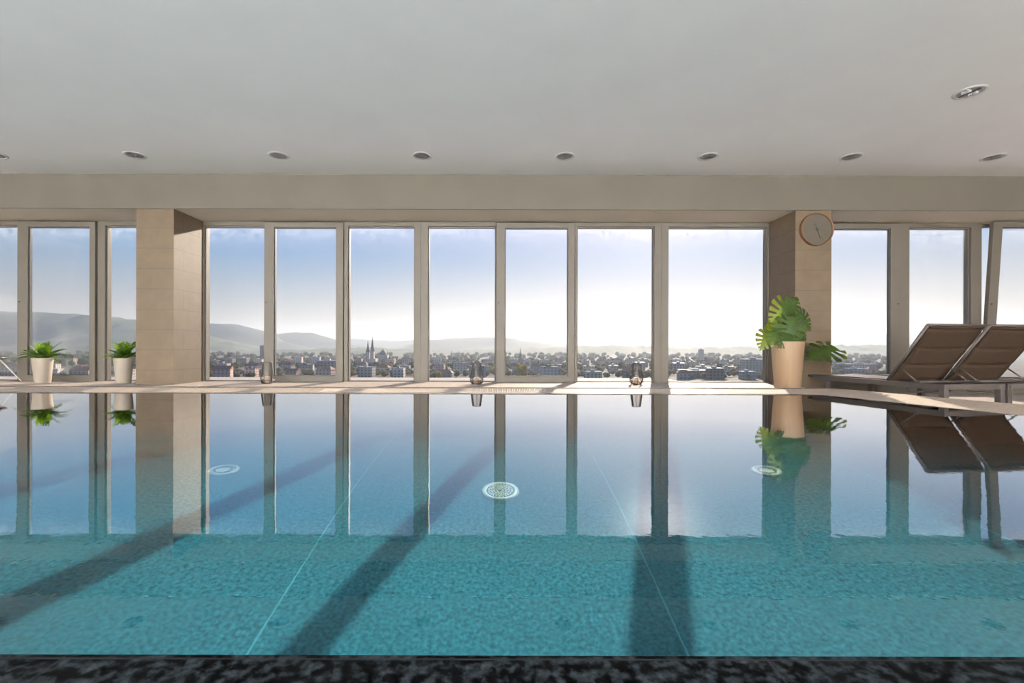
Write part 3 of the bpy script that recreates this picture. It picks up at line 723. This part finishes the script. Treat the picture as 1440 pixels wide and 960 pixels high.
# landmarks
building(371, 11, 41, 1050, 'dark grey', 'flat', 'tall grey tower block rising above the roofs beside the first lantern', group=None, name='tower_block')
building(461, 30, 20, 560, 'pale grey', 'flat', 'large pale grey office block filling the right of the framed sash', R(8), name='office_block')
building(1064, 30, 22, 600, 'beige', 'flat', 'tall beige apartment block with window grid beside the monstera planter', R(-6), name='apartment_block')
building(987, 6, 34, 1150, 'beige', 'slate', 'slim tower above the roofs in the wide pane', name='clock_tower')
building(985, 44, 9, 560, 'dark grey', 'metal', 'long low hall with a glinting roof in the wide pane', name='market_hall')
building(1217, 34, 12, 720, 'pinkish', 'flat', 'long pinkish block in the pane right of the clock', name='apartment_block')
def church(px, d, parts, label, col, h, wpx):
    root = empty('church', (X(px, d), d, GZ)); tag(root, label, 'church')
    w = wpx*d/F
    b = bm_new(); box(b, -w/2, w/2, 0, w*.8, 0, h); obj('nave', b, 'f_'+col, root)
    for q, hb, ht, tw in parts:
        x = q*d/F; t = tw*d/F
        b = bm_new(); box(b, x-t/2, x+t/2, -t*.2, t*.8, 0, hb); obj('tower', b, 'f_'+col, root)
        b = bm_new(); r = lathe(b, [(t*.62, hb), (t*.36, hb+(ht-hb)*.25), (t*.12, hb+(ht-hb)*.75), (.05, ht)], 8, c=(x, t*.3, 0)); fan(b, r[0], True); fan(b, r[-1]); obj('spire', b, 'roof_dark', root)
hz = lambda py, d, px: Z(px, py, d) - GZ
d = 900
church(520, d, [(-3.2, hz(495, d, 517), hz(478, d, 517), 5), (3.2, hz(494, d, 523), hz(472, d, 523), 5.2)], 'white church with two dark pointed spires', 'white', hz(504, d, 519), 16)
d = 1500
church(640, d, [(-5, hz(499, d, 635), hz(492, d, 635), 3), (5, hz(499, d, 645), hz(492.5, d, 645), 3)], 'small distant church with two stubby spires above the middle lantern', 'dark grey', hz(500, d, 640), 14)
d = 1000
church(732, d, [(0, hz(502, d, 732), hz(487, d, 732), 3.4)], 'church with a single thin spire behind the yellow tree', 'dark grey', hz(504, d, 732), 8)
d = 1100
root = empty('domed_church', (X(537.5, d), d, GZ)); tag(root, 'grey domed church right of the twin spires', 'church')
b = bm_new(); w = 14*d/F; box(b, -w/2, w/2, 0, w*.7, 0, hz(499, d, 537)); obj('nave', b, 'f_pale grey', root)
b = bm_new(); r = lathe(b, [(5*d/F*(math.cos(a*math.pi/12)), hz(499, d, 537)+7*d/F*math.sin(a*math.pi/12)) for a in range(6)]+[(.3, hz(489.5, d, 537))], 16, c=(0, w*.35, 0)); fan(b, r[-1]); obj('dome', b, 'roof_dark', root, smooth=True)

for px, wp, d in ((371, 11, 1050), (461, 30, 560), (1064, 30, 600), (987, 6, 1150), (985, 44, 560), (1217, 34, 720), (520, 16, 900), (640, 14, 1500), (732, 8, 1000), (537.5, 14, 1100)): claim(px, wp, d, max(9, wp*d/F*.8))
for px, d, r_ in ((733, 480, 8), (617, 500, 5), (352, 470, 6), (1012, 605, 5), (690, 640, 6)): FP.append((X(px, d), d, r_))
# pane spans in the picture, with words that find them
PANES = [(0, 28, 'outermost left pane'), (47, 130, 'pane behind the left fern'), (152, 188, 'narrow pane left of the pillar'),
         (290, 372, 'pane right of the left pillar'), (389, 474, 'sash beside the leftmost lantern'), (491, 582, 'pane with the twin spires'),
         (603, 696, 'pane behind the middle lantern'), (711, 797, 'sash with the yellow tree'), (812, 918, 'pane behind the right lantern'),
         (939, 1076, 'wide pane beside the monstera'), (1172, 1246, 'pane right of the clock'), (1276, 1296, 'sliver beside the lounger back')]
rnd = random.Random(21)
RF = {'gabled': 'gable-roofed house', 'hipped': 'hip-roofed house', 'flat': 'flat-roofed block', 'metal': 'metal-roofed hall', 'slate': 'slate-roofed block'}
ROWS = [(505, 'near row', 14, 24, 9, 16), (680, 'middle row', 11, 18, 8, 15), (930, 'far row', 8, 13, 9, 17)]
for p0, p1, where in PANES:
    for d0, rown, w0, w1, h0, h1 in ROWS:
        n = max(1, int((p1-p0) / (w1*1.55))); spec = []
        if p1-p0 < 30 and rown == 'middle row': continue
        for i in range(n):
            px = p0 + (p1-p0)*(i+.5)/n + rnd.uniform(-2, 2); d = d0*rnd.uniform(.95, 1.06)
            col = rnd.choice(['white', 'white', 'pale grey', 'pale grey', 'beige', 'pinkish', 'dark grey'] if px > 250 else ['white', 'white', 'pinkish', 'pale grey', 'beige'])
            roof = rnd.choice(['gabled', 'flat', 'flat', 'hipped', 'slate', 'metal'])
            wp, hh, rz = rnd.uniform(w0, w1)*1.05, rnd.uniform(h0, h1)*(.8 if roof in ('gabled', 'hipped') else 1), R(rnd.uniform(-14, 14))
            w = wp*d/F; dp = max(9, w*.6)
            for k in range(8):
                dd = d + (0, 18, -18, 34, -34, 55, -50, 75)[k]; w = wp*dd/F; dp = max(9, w*.6)
                if free(X(px, dd), dd + dp/2, math.hypot(w, dp)/2 + 1): spec.append((px, wp, hh, dd, col, roof, rz)); claim(px, wp, dd, dp); break
        for i, (px, wp, hh, d, col, roof, rz) in enumerate(spec):
            pos = f'{ORD[i]} from left' if len(spec) > 1 else 'alone'
            building(px, wp, hh, d, col, roof, f'{col} {RF[roof]}, {pos} in {rown}, {where}', rz, group='city buildings beyond the windows')
def blob(b, c, r, rnd, squash=.85):
    res = bmesh.ops.create_icosphere(b, subdivisions=1, radius=1)
    for v in res['verts']:
        k = r*rnd.uniform(.82, 1.18); v.co = Vector((v.co.x*k, v.co.y*k, v.co.z*k*squash)) + Vector(c)
def tree(px, d, h, r, label, name='tree', m='yellow', seed=1):
    rn = random.Random(seed); root = empty(name, (X(px, d), d, GZ)); tag(root, label, 'tree')
    b = bm_new(); tube(b, [(0, 0, 0), (.2, 0, h*.5), (0, .2, h*.8)], [.6, .4, .15], 8); obj('trunk', b, 'bark', root)
    b = bm_new()
    for k in range(26):
        a, e = rn.uniform(0, 6.28), rn.uniform(-1, 1); q = r*rn.uniform(.3, .85)
        blob(b, (q*math.cos(a)*math.cos(e), q*math.sin(a)*math.cos(e), h-r*1.15+q*1.25*math.sin(e)), r*rn.uniform(.28, .42), rn, 1.1)
    obj('crown', b, m, root, smooth=True)
tree(733, 480, 21, 7.5, 'bright yellow autumn tree below the thin spire', seed=2)
tree(617, 500, 11, 4.5, 'small golden tree low in the pane behind the middle lantern', seed=3)
tree(352, 470, 12, 5, 'dark green tree left of the first lantern', m='wood_green', seed=4)
tree(1012, 605, 17, 4, 'dark slim tree rising over the low hall', m='wood_green', seed=5)
tree(690, 640, 13, 5, 'ochre tree beside the mullion behind the middle lantern', m='yellow', seed=6)
# woodland masses between the roofs, uncountable
for k, (d, n, r0, r1, x0, x1, m, lb) in enumerate(((580, 420, 3, 5.5, 250, 1330, 'wood_autumn', 'bushy autumn trees between the nearest roofs'), (800, 520, 3.5, 6.5, 250, 1330, 'wood_autumn', 'belt of brown trees behind the middle roofs'),
        (1080, 560, 4, 7.5, 250, 1330, 'wood_autumn', 'belt of trees behind the far roofs'), (1450, 420, 5, 9, 250, 1330, 'wood_autumn', 'hazy woodland beyond the city'), (1950, 420, 7, 12, -30, 1330, 'wood_autumn', 'hazy woodland at the foot of the hills'),
        (560, 60, 3, 6, -40, 200, 'wood_green', 'green trees between the roofs in the left windows'), (900, 130, 5, 9, -40, 210, 'wood_green', 'green woodland below the mountain'), (1300, 170, 6, 11, -40, 210, 'wood_green', 'green tree belt at the mountain foot'))):
    rn = random.Random(100+k); b = bm_new()
    for i in range(n):
        dd = d*rn.uniform(.90, 1.14); r = rn.uniform(r0, r1); xx = X(rn.uniform(x0, x1), dd)
        if free(xx, dd, r*1.25): blob(b, (xx, dd, GZ + r*rn.uniform(.6, 1.25)), r, rn)
    o = obj('woodland', b, m, smooth=True); tag(o, lb, 'woodland', kind='stuff')

# haze: real scattering air over the valley
m, nt, ns, L = mat('valley haze'); out = ns.new('ShaderNodeOutputMaterial')
vs = node(ns, 'ShaderNodeVolumeScatter', Density=3.0e-4, Anisotropy=.4); vs.inputs['Color'].default_value = (.232, .28, .335, 1); L.new(vs.outputs[0], out.inputs['Volume']); M['haze'] = m
b = bm_new(); box(b, -13000, 13000, 160, 9500, GZ-2, 420)
o = obj('haze', b, 'haze'); tag(o, 'thin autumn haze over the valley', 'haze', kind='structure')

# ------------------------------------------------------------------ sky and lights
AZ, EL = R(19.2), R(20.8)
sd = Vector((math.sin(AZ)*math.cos(EL), math.cos(AZ)*math.cos(EL), math.sin(EL)))
w = bpy.data.worlds.new('sky'); S.world = w; w.use_nodes = True; nt = w.node_tree; ns, L = nt.nodes, nt.links; ns.clear()
out = ns.new('ShaderNodeOutputWorld'); bg = node(ns, 'ShaderNodeBackground', Strength=.62)
tc = ns.new('ShaderNodeTexCoord'); nz = node(ns, 'ShaderNodeVectorMath', operation='NORMALIZE'); L.new(tc.outputs['Generated'], nz.inputs[0])
sx = ns.new('ShaderNodeSeparateXYZ'); L.new(nz.outputs[0], sx.inputs[0])
r = ramp(ns, [(0, (.50, .48, .45)), (.07, (.44, .465, .465)), (.18, (.17, .40, .72)), (.34, (.10, .36, .95)), (.7, (.10, .28, .80)), (1, (.10, .24, .70))]); L.new(sx.outputs[2], r.inputs[0])
dt = node(ns, 'ShaderNodeVectorMath', operation='DOT_PRODUCT'); L.new(nz.outputs[0], dt.inputs[0]); dt.inputs[1].default_value = sd
cl = node(ns, 'ShaderNodeMath', operation='MAXIMUM'); cl.inputs[1].default_value = 0; L.new(dt.outputs['Value'], cl.inputs[0])
def glow(p, col):
    q = node(ns, 'ShaderNodeMath', operation='POWER'); q.inputs[1].default_value = p; L.new(cl.outputs[0], q.inputs[0])
    v = node(ns, 'ShaderNodeVectorMath', operation='SCALE'); v.inputs[0].default_value = col; L.new(q.outputs[0], v.inputs['Scale']); return v
g1, g2 = glow(5, (.30, .135, .025)), glow(60, (.40, .34, .28))
a1 = node(ns, 'ShaderNodeVectorMath', operation='ADD'); L.new(g1.outputs[0], a1.inputs[0]); L.new(g2.outputs[0], a1.inputs[1])
g3 = glow(500, (3., 2.9, 2.7)); a3 = node(ns, 'ShaderNodeVectorMath', operation='ADD'); L.new(a1.outputs[0], a3.inputs[0]); L.new(g3.outputs[0], a3.inputs[1]); a1 = a3
a2 = node(ns, 'ShaderNodeVectorMath', operation='ADD'); L.new(a1.outputs[0], a2.inputs[0]); L.new(r.outputs[0], a2.inputs[1])
L.new(a2.outputs[0], bg.inputs[0]); L.new(bg.outputs[0], out.inputs[0])

sun = bpy.data.lights.new('sun', 'SUN'); sun.energy = 8.3; sun.angle = R(.53); sun.color = (1, .87, .72)
so = bpy.data.objects.new('sun', sun); COL.objects.link(so); so.rotation_euler = sd.to_track_quat('Z', 'Y').to_euler(); so.location = (0, 0, 20)
sun.cycles.is_caustics_light = True
for o in (water,): o.cycles.is_caustics_caster = True
for o in bpy.data.objects:
    if o.type == 'MESH' and (o in (pf, pw) or (o.parent and o.parent.name.startswith('pool_drain'))): o.cycles.is_caustics_receiver = True
# added area lights behind the viewer, filling the hall via the rear wall
for k, xx in enumerate((-6.5, -.5, 5.5)):
    l = bpy.data.lights.new('fill_light', 'AREA'); l.shape = 'RECTANGLE'; l.size = 5.4; l.size_y = .5; l.energy = 2420; l.color = (1, .985, .965)
    lo = bpy.data.objects.new('fill_light', l); COL.objects.link(lo); lo.location = (xx, YB+1.6, 2.95); lo.rotation_euler = Vector((0, .9, .75)).to_track_quat('Z', 'Y').to_euler()

# ------------------------------------------------------------------ camera and view
cam = bpy.data.cameras.new('camera'); co = bpy.data.objects.new('camera', cam); COL.objects.link(co); S.camera = co
cam.sensor_width = 36; cam.lens = 16; cam.shift_x = 16/1440; cam.shift_y = 10/1440; cam.clip_end = 30000; cam.clip_start = .02
co.matrix_world = Matrix.Translation((0, 0, CH)) @ Matrix.Rotation(R(90), 4, 'X') @ Matrix.Rotation(ROLL, 4, 'Z')
S.view_settings.view_transform = 'Standard'; S.view_settings.look = 'None'; S.view_settings.exposure = .35; S.view_settings.gamma = 1; S.view_settings.use_curve_mapping = False
c = S.cycles
c.use_denoising = True; c.denoiser = 'OPENIMAGEDENOISE'; c.max_bounces = 10; c.diffuse_bounces = 4; c.glossy_bounces = 5; c.transmission_bounces = 8; c.transparent_max_bounces = 24; c.volume_bounces = 0
c.sample_clamp_indirect = 4; c.caustics_reflective = False; c.caustics_refractive = True; c.blur_glossy = .2
